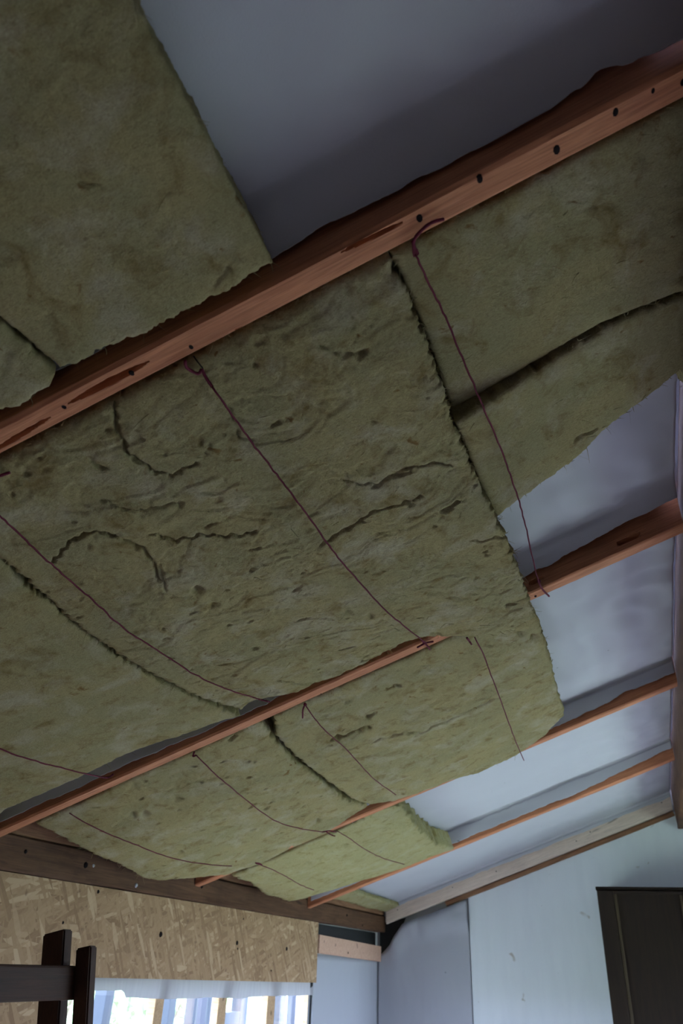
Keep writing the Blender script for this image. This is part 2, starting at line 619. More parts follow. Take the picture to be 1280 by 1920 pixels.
def timber_mesh(name, L, W, H, mat, seed, cracks=(), side_cracks=(), wav=0.0012, step=0.005, parent=None, M=None, plumb=0.0):
    """a sawn timber along local X; z=0 is its under face (cracks cut into it), y=0 its near side"""
    nl = int(L / step) + 1
    s = np.linspace(0, L, nl)
    ry = 0.004
    nb, ns = 24, 14
    t = np.linspace(ry, W - ry, nb)
    # closed ring: under face, far side, top, near side (fine)
    ring = [(x, 0.0) for x in t] + [(W, ry), (W, H - ry), (W - ry, H), (ry, H)] + [(0, z) for z in np.linspace(H - ry, ry, ns)]
    ring = np.array(ring)
    nr = len(ring)
    Sg = np.repeat(s[:, None], nr, 1)
    Y = np.repeat(ring[None, :, 0], nl, 0).copy()
    Z = np.repeat(ring[None, :, 1], nl, 0).copy()
    under = np.zeros(nr, bool); under[:nb] = True
    near = np.zeros(nr, bool); near[nb + 4:] = True
    w1 = noise(Sg * 3.1, Y * 20 + seed, seed) * wav
    w2 = noise(Sg * 2.7, Z * 20 + seed, seed + 5) * wav
    rough = noise(Sg * 40, Y * 160, seed + 2) * 0.0004
    Z = Z + np.where(under[None, :], w1 + rough, 0)
    Y = Y + np.where(near[None, :], w2 + rough, 0)
    for (s0, y0, s1, y1, wd, dp) in cracks:
        d, u = seg_dist(Sg, Y, s0, y0, s1, y1)
        d = np.abs(d + noise(Sg * 60, Y * 0 + 3, seed + 9) * wd * 0.4)
        k = np.exp(-(d / (wd * np.sin(np.clip(u, 0.02, 0.98) * math.pi) ** 0.6)) ** 4) * ((u > 0) & (u < 1))
        Z = Z + np.where(under[None, :], k * dp, 0)
    for (s0, z0, s1, z1, wd, dp) in side_cracks:
        d, u = seg_dist(Sg, Z, s0, z0, s1, z1)
        k = np.exp(-(d / (wd * np.sin(np.clip(u, 0.02, 0.98) * math.pi) ** 0.6)) ** 4) * ((u > 0) & (u < 1))
        Y = Y + np.where(near[None, :], k * dp, 0)
    V = np.stack([Sg + Z * plumb, Y, Z], -1).reshape(-1, 3)
    i = np.arange(nl - 1)[:, None]
    j = np.arange(nr)[None, :]
    a = i * nr + j
    b = i * nr + (j + 1) % nr
    F = np.stack([a, b, b + nr, a + nr], -1).reshape(-1, 4).tolist()
    F.append(list(range(nr))[::-1])
    F.append([(nl - 1) * nr + k for k in range(nr)])
    me = bpy.data.meshes.new(name)
    me.from_pydata(V.tolist(), [], F)
    me.update()
    me.polygons.foreach_set('use_smooth', [True] * (len(me.polygons) - 2) + [False] * 2)
    me.set_sharp_from_angle(angle=math.radians(38))
    return link(name, me, mat, parent, M)


def seg_dist(A, B, a0, b0, a1, b1):
    da, db = a1 - a0, b1 - b0
    l2 = da * da + db * db
    u = ((A - a0) * da + (B - b0) * db) / l2
    uc = np.clip(u, 0, 1)
    return np.hypot(A - a0 - uc * da, B - b0 - uc * db), u


def nail_mesh(name, r, mat, parent, loc, nrm, stretch=1.0):
    """a low domed head lying on a face"""
    bm = bmesh.new()
    n = 8
    top = bm.verts.new((0, 0, r * 0.35))
    r1 = [bm.verts.new((r * 0.7 * stretch * math.cos(2 * math.pi * k / n), r * 0.7 * math.sin(2 * math.pi * k / n), r * 0.28)) for k in range(n)]
    r2 = [bm.verts.new((r * stretch * math.cos(2 * math.pi * k / n), r * math.sin(2 * math.pi * k / n), -r * 0.2)) for k in range(n)]
    for k in range(n):
        bm.faces.new((top, r1[k], r1[(k + 1) % n]))
        bm.faces.new((r1[k], r2[k], r2[(k + 1) % n], r1[(k + 1) % n]))
    me = bpy.data.meshes.new(name)
    bm.to_mesh(me)
    bm.free()
    o = link(name, me, mat, parent)
    o.rotation_mode = 'QUATERNION'
    o.rotation_quaternion = Vector((0, 0, 1)).rotation_difference(Vector(nrm))
    o.location = loc
    return o


LR = XR / math.cos(TH)


def rafter(k, label, mat, cracks_px=(), nails_px=(), side_cracks_px=(), seed=0):
    y0 = YR[k] - RW
    M = frame(roof(0.002, y0, 0), SL, np.array([0, 1, 0]), NR)
    cr = []
    for (a, b, wd, dp) in cracks_px:
        p, q = to_roof(on_roof(*a)), to_roof(on_roof(*b))
        cr.append((p[0], p[1] - y0, q[0], q[1] - y0, wd, dp))
    sc = []
    for (a, b, wd, dp) in side_cracks_px:
        p, q = to_roof(on_y(*a, y0)), to_roof(on_y(*b, y0))
        sc.append((p[0], p[2], q[0], q[2], wd, dp))
    top = empty('rafter', None, M)
    tag(top, label, 'rafter', 'rafters of the roof slope')
    timber_mesh('beam', LR - 0.004, RW, RH, mat, seed, cr, sc, parent=top, plumb=math.tan(TH))
    for (x, y, r) in nails_px:
        p = to_roof(on_roof(x, y))
        nail_mesh('nail', r, M_NAIL, top, (p[0], min(max(p[1] - y0, 0.004), RW - 0.004), 0.0004), (0, 0, -1), 1.5)
    return top


rafter(1, 'thick red-brown rafter with long splits and black nails between the wool rows', M_RED,
       cracks_px=[((128, 757), (275, 680), 0.0034, 0.026), ((-20, 850), (92, 783), 0.0022, 0.022), ((640, 472), (750, 419), 0.0019, 0.020), ((420, 632), (457, 613), 0.0018, 0.016)],
       nails_px=[(117, 765, .0028), (244, 702, .0030), (355, 652, .0032), (505, 576, .0032), (636, 503, .0030), (783, 411, .0042), (896, 338, .0038), (1040, 283, .0044), (1150, 212, .0040), (1220, 172, .0028), (1276, 156, .0036)], seed=1)
rafter(2, 'rafter whose weathered upper end crosses bare white sheet past the wool', M_RED2,
       side_cracks_px=[((1148, 1024), (1196, 1000), 0.0035, 0.018), ((985, 1098), (1022, 1084), 0.0026, 0.016)],
       nails_px=[(1002, 1119, .003), (600, 1302, .002), (555, 1318, .002)], seed=2)
rafter(3, 'rafter running bare from the rounded batt corner to the ridge beam', M_RED2, seed=3)
rafter(4, 'slim rafter next to the pale gable board', M_RED2, seed=4)
rafter(0, 'rafter above the camera beside the first wool row', M_RED, seed=5)

# pale gable board, the red-brown strip under it
yp = -0.030
M = frame(roof(0.012, yp, -0.008), SL, np.array([0, 1, 0]), NR)
top = empty('gable_board', None, M)
tag(top, 'pale new timber board screwed along the top of the gable wall', 'board')
timber_mesh('board', LR - 0.02, 0.028, 0.085, M_PALE, 11, parent=top, plumb=math.tan(TH))
for (x, y) in ((1106, 1560), (1080, 1577), (974, 1601), (930, 1634), (848, 1664), (745, 1706), (1240, 1505)):
    p = to_roof(on_y(x, y, yp))
    nail_mesh('screw', 0.0048 if x == 974 else 0.003, M_NAIL, top, (p[0] - 0.012, -0.0006, min(max(p[2] + 0.008, 0.008), 0.077)), (0, -1, 0))
M = frame(roof(0.36, -0.016, -0.034), SL, np.array([0, 1, 0]), NR)
o = timber_mesh('cover_strip', LR - 0.37, 0.022, 0.024, M_PLATE2, 12, M=M)
tag(o, 'thin red-brown strip showing under the pale gable board', 'strip')

# ridge beam
M = frame(np.array([XR + 0.004, 0.0, 2.262]), np.array([0, -1, 0]), np.array([1, 0, 0]), np.array([0, 0, 1]))
o = timber_mesh('ridge_beam', -YB, 0.075, 0.197, M_PLATE, 13, M=M, step=0.02)
tag(o, 'heavy brown ridge beam at the top of the roof slope', 'beam')

# wall plates on the eave wall
M = frame(np.array([0.0, -0.002, 1.757]), np.array([0, -1, 0]), np.array([-1, 0, 0]), np.array([0, 0, 1]))
top = empty('wall_plate', None, M)
tag(top, 'dark brown wall plate beam lying along the top of the strand board', 'beam')
timber_mesh('beam', -YB - 0.01, 0.09, 0.078, M_PLATE, 14, parent=top, wav=0.002, step=0.012)
for (x, y, r, mt) in ((160, 1622, .009, M_NAIL), (175, 1623, .0055, M_ZINC), (255, 1660, .007, M_ZINC), (378, 1662, .007, M_NAIL), (48, 1597, .005, M_NAIL), (650, 1716, .006, M_NAIL), (679, 1735, .005, M_NAIL)):
    p = on_x(x, y, 0)
    nail_mesh('bolt', r, mt, top, (-0.002 - p[1], -0.001, p[2] - 1.757), (0, -1, 0))
M = frame(np.array([-0.006, -0.002, 1.839]), np.array([0, -1, 0]), np.array([-1, 0, 0]), np.array([0, 0, 1]))
o = timber_mesh('upper_plate', -YB - 0.01, 0.08, 0.036, M_PLATE2, 15, M=M, wav=0.003, step=0.012)
tag(o, 'orange-brown timber lying on top of the dark wall plate', 'beam')

# ------------------------------------------------------------------ white roof membrane, one strip per bay
def membrane(k0, k1, label, border, wr=1.0, seed=0, fold_r=0.016, slant=0.0):
    ya = (YR[k0] if k0 is not None else YB + 0.01) + 0.0035
    yb = (YR[k1] - RW if k1 is not None else -0.034) - 0.0035
    nx = 300
    s = np.linspace(0.02, LR - 0.004, nx)
    # cross-section: up the far side of one rafter, across the bay, down the near side of the next
    OFF = 0.079
    W = yb - ya
    b = np.interp(s, [q[0] for q in border], [q[1] for q in border])
    b = b + 0.0030 * np.abs(noise(s * 22, s * 0, seed)) + 0.0012 * np.round(1.5 * noise(s * 34, s * 0, seed + 1)) + 0.0030 * noise(s * 11, s * 0 + 4, seed)
    n1, n2, n3 = 9, 56, 18
    rows = []
    r = fold_r
    for i in range(n1):
        t = i / (n1 - 1)
        rows.append((np.full(nx, ya), 0.03 + (OFF - r - 0.03) * t + 0 * s))
    for i in range(1, 6):
        a = i / 6 * math.pi / 2
        rows.append((np.full(nx, ya + r * (1 - math.cos(a))), np.full(nx, OFF - r + r * math.sin(a))))
    for i in range(n2):
        t = i / (n2 - 1)
        rows.append((np.full(nx, ya + r + (W - 2 * r) * t), np.full(nx, OFF)))
    for i in range(1, 6):
        a = i / 6 * math.pi / 2
        rows.append((np.full(nx, yb - r + r * math.sin(a)), np.full(nx, OFF - r + r * math.cos(a))))
    for i in range(n3):
        t = i / (n3 - 1)
        rows.append((np.full(nx, yb), OFF - r + (b - OFF + r) * t))
    Y = np.array([q[0] for q in rows]).T
    O = np.array([q[1] for q in rows]).T
    S = np.repeat(s[:, None], Y.shape[1], 1)
    flat = sstep(ya + 0.01, ya + 0.10, Y) * (1 - sstep(yb - 0.035, yb - 0.012, Y))
    und = 0.006 * noise(S * 2.3, Y * 3.1, seed + 1) + 0.004 * noise(S * 6, Y * 7, seed + 2)
    # pulls and puckers: long wrinkles that fan out near the ridge
    rid = np.abs(noise(S * 5 + Y * 3, Y * 9 - S * 5, seed + 3))
    und = und + sstep(0.9, 1.6, S) * (0.010 * (rid - 0.3) + 0.006 * noise(S * 14, Y * 5, seed + 6)) * wr
    O = O + flat * (und - 0.004)
    O = np.minimum(O, 0.096)
    # the band on the rafter's side billows a little towards the room
    bd = sstep(yb - 0.02, yb, Y) * (O < 0.066)
    Y = Y - bd * (0.004 + 0.004 * noise(S * 5, O * 20, seed + 8)) * wr
    Y = Y - slant * sstep(0.03, 0.080, O) * sstep(yb - 0.10, yb - 0.002, Y)
    Y = np.clip(Y, ya, yb)
    V = roof(S + O * math.tan(TH), Y, O).reshape(-1, 3)
    F = grid_faces(nx, Y.shape[1])
    ob = mesh_np('roof_membrane', V, F, M_MEM)
    sol = ob.modifiers.new('thickness', 'SOLIDIFY')
    sol.thickness = 0.0008
    tag(ob, label, 'membrane', 'white membrane strips between the rafters')
    return ob


fl = [(0, .03), (LR, .03)]
membrane(0, 1, 'white membrane sheet stretched beside the first wool batts, torn near a dark hollow',
         [(0, .03), (0.9, .030), (1.28, .031), (1.39, .029), (1.45, .028), (1.52, .031), (1.553, .034), (1.571, .041), (1.590, .038), (1.61, .034), (LR, .025)], 0.6, 1, 0.03, 0.035)
membrane(1, 2, 'white membrane sheet showing past the cut corner of the split batts', [(0, .012), (0.75, .012), (1.0, .03), (1.33, .034), (1.43, .037), (1.55, .046), (1.64, .049), (LR, .055)], 1.3, 2, 0.028, 0.03)
membrane(2, 3, 'creased white membrane sheet beside the batt with the rounded corner', [(0, .02), (1.31, .018), (1.46, .023), (1.51, .032), (1.55, .029), (LR, .030)], 1.0, 3, 0.010)
membrane(3, 4, 'bright white membrane sheet beyond the torn end of the short batt', [(0, .018), (1.28, .016), (1.48, .032), (LR, .040)], 0.8, 4, 0.010)
membrane(4, None, 'white membrane strip in the last bay before the gable board', [(0, .05), (LR, .05)], 0.7, 5, 0.010)
membrane(-1, 0, 'white membrane sheet in the bay behind the first wool row', fl, 0.6, 6)

# ------------------------------------------------------------------ mineral wool batts
SURF = []                                       # under-face points of every batt, for laying twine against them


def bpts(pl):
    out = []
    for q in pl:
        if q[0] == 'w': out.append(to_roof(roof(q[1] / math.cos(TH), q[2], q[3])))
        else: out.append(to_roof(on_roof(q[0], q[1], q[2])))
    return np.array(out, float)


def resample(P, n):
    d = np.concatenate([[0], np.cumsum(np.linalg.norm(np.diff(P[:, :2], axis=0), axis=1))])
    t = np.linspace(0, d[-1], n)
    return np.stack([np.interp(t, d, P[:, i]) for i in range(3)], -1)


def px_dist(px, line):
    best = np.full(px.shape[:-1], 1e9)
    L = np.array(line, float)
    for a, b in zip(L[:-1], L[1:]):
        d, u = seg_dist(px[..., 0], px[..., 1], a[0], a[1], b[0], b[1])
        best = np.minimum(best, d)
    return best


def batt(label, ka, kb, top, right, bottom, left, wool, seed, step=0.004, sag=0.0, rough=1.0, cracks=(), pits=(), ragged=0.004, thick=0.068, ragb=None, pit_amt=0.5, steps=((0.3, 0.003),), fibres=220, flab=None):
    T, Rr, B, Lf = bpts(top), bpts(right), bpts(bottom), bpts(left)
    ln = lambda P: np.linalg.norm(np.diff(P[:, :2], axis=0), axis=1).sum()
    nu = int(max(ln(T), ln(B)) / step) + 2
    nv = int(max(ln(Lf), ln(Rr)) / step) + 2
    T, B = resample(T, nu), resample(B, nu)
    Rr, Lf = resample(Rr, nv), resample(Lf, nv)
    T[0] = Lf[0]; T[-1] = Rr[0]; B[0] = Lf[-1]; B[-1] = Rr[-1]
    u = np.linspace(0, 1, nu)[:, None, None]
    v = np.linspace(0, 1, nv)[None, :, None]
    G = ((1 - v) * T[:, None] + v * B[:, None] + (1 - u) * Lf[None] + u * Rr[None]
         - ((1 - u) * (1 - v) * T[0] + u * (1 - v) * T[-1] + (1 - u) * v * B[0] + u * v * B[-1]))
    S, Y, O = G[..., 0].copy(), G[..., 1].copy(), G[..., 2].copy()
    u = u[..., 0]; v = v[..., 0]
    du = np.minimum(u, 1 - u) * np.ones_like(v)
    dv = np.minimum(v, 1 - v) * np.ones_like(u)
    eu = du * max(ln(T), ln(B)); ev = dv * max(ln(Lf), ln(Rr))
    ed = np.minimum(eu, ev)                     # metres from the nearest edge
    # ragged outline
    rb = ragged if ragb is None else ragb
    fall = np.exp(-ed / 0.012)
    S = S + fall * ragged * (noise(Y * 60, S * 9, seed) + 0.9 * noise(Y * 190, S * 30, seed + 1))
    Y = Y + fall * rb * (noise(S * 60, Y * 9, seed + 2) + 0.9 * noise(S * 190, Y * 30, seed + 3))
    O = O - sag * np.sin(math.pi * np.clip(u, 0, 1)) * np.sin(math.pi * np.clip(v, 0, 1))
    px = pix(roof(S, Y, O))
    wx = S + 0.02 * noise(S * 14, Y * 14, seed + 4)
    wy = Y + 0.02 * noise(S * 14, Y * 14, seed + 5)
    h = 0.0060 * noise(S * 6, Y * 6, seed + 6) + 0.0016 * noise(wx * 17, wy * 17, seed + 7)
    h = h + 0.0012 * fbm(wx * 60, wy * 60, seed + 8, 4) + 0.0007 * fbm(S * 120 + wy * 40, wy * 260, seed + 9, 2)
    # torn layers: steps where a flake of wool has come away
    for lv, am in steps:
        q = fbm(wx * 5.5, wy * 9.0, seed + 11, 4) - lv
        h = h + am * (sstep(-0.01, 0.012, q) - 0.5 * sstep(0.012, 0.22, q)) * rough
    # creases
    cr = np.abs(fbm(wx * 9, wy * 15, seed + 13, 3))
    msk = sstep(0.05, 0.45, noise(S * 5, Y * 5, seed + 15))
    h = h + 0.0016 * rough * np.exp(-(cr / 0.03) ** 2) * msk
    # small plucked holes
    pt = fbm(wx * 26, wy * 48, seed + 17, 2)
    h = h + pit_amt * 0.007 * sstep(0.80, 0.95, pt)
    O2 = O + h * rough
    for (line, wd, dp) in cracks:
        d = px_dist(px + np.stack([5 * noise(px[..., 0] / 16, px[..., 1] / 16, seed + 24), 5 * noise(px[..., 0] / 16, px[..., 1] / 16, seed + 25)], -1), line)
        d = np.abs(d)
        w_ = wd * 0.55 * (0.55 + 0.9 * np.abs(noise(px[..., 0] / 22, px[..., 1] / 22, seed + 23)))
        O2 = O2 + dp * np.exp(-(d / w_) ** 2)
    for (x, y, r, dp) in pits:
        d = np.hypot(px[..., 0] - x, (px[..., 1] - y) * 1.3) + 2 * noise(px[..., 0] / 6, px[..., 1] / 6, seed + 22)
        O2 = O2 + dp * np.exp(-(d / r) ** 2)
    # rounded lower edge
    O2 = O2 + 0.005 * np.exp(-ed / 0.005)
    V = roof(S, Y, O2)
    # keep clear of the eave timbers
    V[..., 0] = np.maximum(V[..., 0], 0.006)
    SURF.append((pix(V).reshape(-1, 2), np.linalg.norm(V - CAM, axis=-1).reshape(-1)))
    # top, tucked up between the rafters
    ya = YR[ka] + 0.004 if ka is not None else -1e9
    yb = (YR[kb] - RW if kb is not None else -0.034) - 0.004
    # boundary ring for the sides
    idx = np.arange(nu * nv).reshape(nu, nv)
    ring = np.concatenate([idx[:, 0], idx[-1, 1:], idx[-2::-1, -1], idx[0, -2:0:-1]])
    VV = V.reshape(-1, 3)
    rs, ry, ro = to_roof(VV[ring])
    otop = np.minimum(ro + thick, 0.067)
    clash = (ry > yb) | (ry < ya)
    lim = np.where(clash, np.minimum(-0.005, otop), otop)
    lim = np.maximum(lim, ro + 0.001)
    nr = len(ring)
    rows = [VV]
    F = grid_faces(nu, nv).tolist()
    prev = ring
    base = nu * nv
    cs, cy = rs.mean(), ry.mean()
    nside = 9
    for k in range(1, nside + 1):
        t = k / nside
        o_ = ro + (lim - ro) * t
        wob = (0.0035 * noise(rs * 50 + ry * 50, o_ * 70, seed + 30) + 0.0025 * noise(rs * 140 + ry * 120, o_ * 160, seed + 31)) - 0.002 * t
        dirs = np.stack([rs - cs, ry - cy], -1)
        dirs /= np.linalg.norm(dirs, axis=1)[:, None]
        P = roof(rs + dirs[:, 0] * wob, ry + dirs[:, 1] * wob, o_)
        P[:, 0] = np.maximum(P[:, 0], 0.006)
        rows.append(P)
        cur = base + np.arange(nr)
        nx_ = np.roll(np.arange(nr), -1)
        F += np.stack([prev, cur, cur[nx_], prev[nx_]], -1).tolist()
        prev = cur
        base += nr
    # the top closes with a coarse fan so that it follows the limited rim
    rows.append(np.array([[*roof(cs, cy, max(0.02, min(0.06, float(O.mean()) + thick)))]]))
    F += [[int(prev[i]), base, int(prev[(i + 1) % nr])] for i in range(nr)]
    ob = empty('mineral_wool_batt', VV.mean(0))
    tag(ob, label, 'insulation batt', 'mineral wool batts between the rafters')
    allv = np.concatenate(rows) - VV.mean(0)
    mesh_np('wool_body', allv, F, WOOL[wool], parent=ob)
    # loose fibres along the edges and on the face
    fv, ff = [], []
    rr = np.random.default_rng(seed)
    nrm_out = dirs
    for q in range(fibres):
        if q < fibres * 0.6:
            i = rr.integers(nr)
            p = VV[ring[i]]
            d = SL * nrm_out[i, 0] + np.array([0, 1, 0]) * nrm_out[i, 1]
            d = d * rr.uniform(0.2, 1) - NR * rr.uniform(-0.3, 0.8) + rr.normal(0, 0.5, 3)
            ln_ = rr.uniform(0.005, 0.016)
        else:
            p = VV[rr.integers(len(VV))]
            d = -NR * rr.uniform(0.05, 0.35) + SL * rr.normal(0, 1) + np.array([0, 1, 0]) * rr.normal(0, 1)
            ln_ = rr.uniform(0.006, 0.018)
        d /= np.linalg.norm(d)
        bend = rr.normal(0, 0.5, 3)
        sd = np.cross(d, rr.normal(0, 1, 3))
        sd /= np.linalg.norm(sd)
        wd = rr.uniform(0.0003, 0.0007)
        b0 = len(fv)
        for k in range(4):
            t = k / 3
            c = p + ln_ * (d * t + bend * t * t * 0.5)
            c = np.array([max(c[0], 0.004), min(max(c[1], ya), yb) if ya < p[1] < yb else p[1], c[2]])
            ww = wd * (1 - 0.7 * t)
            fv += [c - sd * ww, c + sd * ww]
            if k: ff.append([b0 + 2 * k - 2, b0 + 2 * k - 1, b0 + 2 * k + 1, b0 + 2 * k])
    fo = mesh_np('loose_fibres', np.array(fv) - VV.mean(0), ff, WOOL[wool], parent=ob)
    fo['kind'] = 'stuff'
    return ob


# first row, before the thick rafter
batt('large dark batt meeting the bare white sheet along a straight cut edge', 0, 1,
     top=[('w', .895, -4.885, .0), ('w', 1.145, -4.885, .0)],
     right=[('w', 1.145, -4.885, .0), (250, 0, .0), (330, 150, -.002), (440, 358, -.002), (512, 496, -.002)],
     bottom=[(112, 694, .0), (140, 690, 0), (200, 655, 0), (270, 630, 0), (300, 612, .0), (395, 562, 0), (430, 547, 0), (512, 496, -.002)],
     left=[('w', .895, -4.885, .0), (-60, 548, 0), (0, 600, 0), (60, 652, 0), (112, 694, 0)],
     wool=0, seed=101, step=0.0026, rough=0.6, ragb=0.003, ragged=0.0015, sag=0.004, steps=((0.25, 0.0015),),
     cracks=[([(150, 340), (190, 350)], 5, .003), ([(400, 540), (430, 500)], 6, .003)], pit_amt=0.3)
batt('batt by the first wool row ending at a dark joint beside the thick rafter', 0, 1,
     top=[('w', .30, -4.885, .0), ('w', .888, -4.885, .0)],
     right=[('w', .888, -4.885, .0), (-66, 552, 0), (-5, 606, 0), (54, 660, 0), (105, 704, 0)],
     bottom=[('w', .30, -4.010, .0), ('w', .6, -4.010, .0), (0, 776, 0), (50, 756, 0), (95, 728, 0), (105, 704, 0)],
     left=[('w', .30, -4.885, .0), ('w', .30, -4.010, .0)],
     wool=0, seed=102, step=0.004, rough=0.8, ragb=0.003)
# second row
joint1 = [('w', .672, -3.958, .0), (-60, 995, -.004), (0, 1048, -.004), (40, 1085, -.004), (75, 1115, -.004), (150, 1178, -.004), (220, 1228, -.006), (300, 1276, -.006), (380, 1312, -.004), (452, 1336, .0)]
sh = lambda pl, dx, dy, do=0: [(q[0] + dx, q[1] + dy, q[2] + do) if q[0] != 'w' else ('w', q[1] + dx * 0.001, q[2], q[3] + do) for q in pl]
batt('smooth pale batt between the dark wall plate and the torn batt', 1, 2,
     top=[('w', .03, -3.958, .0), ('w', .668, -3.958, .0)],
     right=sh(joint1, -4, 4)[:-1] + [(450, 1346, 0)],
     bottom=[('w', .03, -3.084, .0), (10, 1522, .0), (90, 1488, .0), (110, 1478, 0), (185, 1441, 0), (240, 1416, .0), (300, 1394, 0), (375, 1368, 0), (420, 1352, .0), (450, 1346, 0)],
     left=[('w', .03, -3.958, .0), ('w', .03, -3.084, .0)],
     wool=1, seed=103, step=0.0036, sag=0.012, rough=0.55, ragb=0.003, pit_amt=0.2, steps=((0.4, 0.0015),))
batt('largest torn and flaking batt crossed by two red strings', 1, 2,
     top=[('w', .672, -3.958, .0), ('w', 1.246, -3.958, .0)],
     right=[('w', 1.246, -3.958, .0), (762, 545, -.012), (800, 640, -.018), (835, 740, -.022), (850, 792, -.026), (880, 860, -.032), (905, 925, -.038), (932, 978, -.044), (960, 1035, -.052), (985, 1102, -.060), (1003, 1160, -.066)],
     bottom=[(452, 1336, .0), (462, 1327, .0), (480, 1315, .0), (515, 1308, -.002), (560, 1301, -.003), (640, 1266, -.008), (700, 1236, -.014), (760, 1210, -.026), (800, 1200, -.036), (900, 1194, -.052), (960, 1185, -.060), (1003, 1160, -.066)],
     left=joint1,
     wool=1, seed=104, step=0.0026, sag=0.012, rough=0.8, ragged=0.004, ragb=0.0025, pit_amt=0.8, fibres=900,
     steps=((0.25, 0.0028), (-0.2, 0.0020), (0.6, 0.0025)),
     cracks=[([(222, 742), (214, 770), (218, 810), (240, 852), (285, 885)], 4.5, .014), ([(285, 885), (325, 893), (370, 868)], 3.5, .007),
             ([(98, 1056), (130, 1017), (160, 1000), (185, 997), (240, 1014), (272, 1036), (290, 1062), (297, 1090)], 4.5, .014),
             ([(282, 1002), (330, 1016), (380, 1004), (425, 1008), (482, 998)], 4, .009), ([(165, 868), (200, 885)], 6, .007),
             ([(690, 912), (735, 900), (772, 884)], 3.5, .008), ([(600, 1020), (660, 985), (700, 958), (790, 935)], 3.5, .008),
             ([(828, 964), (862, 944)], 3.5, .014), ([(890, 915), (896, 914)], 3.5, .010), ([(640, 900), (700, 915), (760, 880), (830, 872), (850, 880)], 3, .006),
             ([(880, 1015), (950, 1010)], 3, .006), ([(520, 1278), (600, 1288), (680, 1275)], 4, .007), ([(430, 770), (450, 820), (480, 830)], 4, .005),
             ([(300, 1060), (312, 1110)], 4, .006), ([(190, 940), (260, 960), (330, 945)], 5, .005), ([(600, 650), (640, 668), (690, 660)], 4, .004)],
     pits=[(370, 1106, 9, .012), (655, 1150, 6, .006), (695, 1155, 6, .006), (812, 1192, 5, .006), (823, 1193, 6, .006), (480, 690, 6, .005), (400, 1135, 8, .005)])
batt('flat dark batt reaching from the thick rafter to the ridge beam', 1, None,
     top=[('w', 1.252, -3.958, .004), ('w', 1.570, -3.958, .004)],
     right=[('w', 1.570, -3.958, .004), ('w', 1.570, -3.69, .004)],
     bottom=[(852, 770, .004), (900, 744, .003), (980, 696, .001), (1070, 646, -.002), (1130, 612, -.003), ('w', 1.570, -3.69, .004)],
     left=[('w', 1.252, -3.958, .004), (770, 552, .004), (806, 640, .004), (842, 740, .004), (852, 770, .004)],
     wool=0, seed=105, step=0.0030, rough=0.55, ragged=0.0012, ragb=0.001, thick=0.055, pit_amt=0.2, steps=((0.3, 0.0015),))
batt('long narrow offcut of batt hanging below its neighbour beside white sheet', 1, 2,
     top=[(856, 796, -.020), (960, 728, -.014), (1060, 664, -.008), (1150, 608, -.002), ('w', 1.570, -3.683, .002)],
     right=[('w', 1.570, -3.683, .002), ('w', 1.570, -3.50, .002)],
     bottom=[(934, 974, -.016), (970, 945, -.014), (1040, 893, -.010), (1090, 855, -.007), (1128, 812, -.005), (1150, 795, -.005), (1200, 758, -.003), (1240, 728, .0), (1275, 698, .002), ('w', 1.570, -3.50, .002)],
     left=[(856, 796, -.020), (880, 850, -.018), (900, 905, -.017), (934, 974, -.016)],
     wool=0, seed=106, step=0.0028, rough=0.5, ragged=0.0012, ragb=0.0035, thick=0.055, pit_amt=0.2, steps=((0.3, 0.0015),),
     cracks=[([(1078, 706), (1080, 745)], 4, .003), ([(1080, 825), (1120, 800)], 5, .004)])
# third row
batt('pale batt sagging over the dark wall plate, crossed by two strings', 2, 3,
     top=[(66, 1546, .0), (180, 1494, .0), (300, 1438, .0), (400, 1393, .0), (488, 1354, .0)],
     right=[(488, 1354, .0), (513, 1389, -.006), (552, 1429, -.012), (612, 1475, -.020), (652, 1504, -.028), (690, 1514, -.034)],
     bottom=[(272, 1646, -.040), (300, 1650, -.042), (360, 1648, -.044), (430, 1641, -.045), (490, 1620, -.044), (560, 1588, -.041), (615, 1563, -.038), (690, 1514, -.034)],
     left=[(66, 1546, .0), (130, 1580, -.018), (200, 1612, -.030), (272, 1646, -.040)],
     wool=2, seed=107, step=0.0042, sag=0.008, rough=0.7, ragged=0.005, ragb=0.0025, pit_amt=1.6,
     pits=[(250, 1530, 6, .010), (272, 1528, 7, .010), (598, 1540, 4, .01), (340, 1600, 3, .01), (545, 1592, 4, .01), (450, 1570, 5, .006), (330, 1500, 8, .008), (250, 1478, 9, .007)])
batt('grey-green batt with a rounded outer corner and a deep tear', 2, 3,
     top=[('w', .700, -3.026, .0), ('w', .98, -3.026, .0), ('w', 1.262, -3.026, -.004)],
     right=[('w', 1.262, -3.026, -.004), (1016, 1180, -.008), (1030, 1232, -.010), (1045, 1290, -.012), (1058, 1342, -.014)],
     bottom=[(694, 1511, -.036), (740, 1503, -.034), (790, 1486, -.030), (850, 1465, -.026), (900, 1449, -.022), (945, 1428, -.018), (980, 1410, -.015), (1025, 1380, -.014), (1058, 1342, -.014)],
     left=[('w', .700, -3.026, .0), (520, 1384, -.004), (560, 1424, -.010), (620, 1470, -.018), (660, 1499, -.028), (694, 1511, -.036)],
     wool=4, seed=108, step=0.0040, sag=0.010, rough=0.8, ragged=0.004, ragb=0.003, pit_amt=0.6,
     cracks=[([(622, 1388), (650, 1380), (690, 1364)], 4.5, .020), ([(700, 1392), (740, 1376), (790, 1374), (860, 1345)], 3, .010), ([(860, 1345), (940, 1305)], 2.5, .006), ([(725, 1292), (752, 1287)], 3.5, .012), ([(690, 1345), (700, 1340)], 4, .012)],
     pits=[(975, 1188, 6, .010), (1000, 1195, 6, .010)])
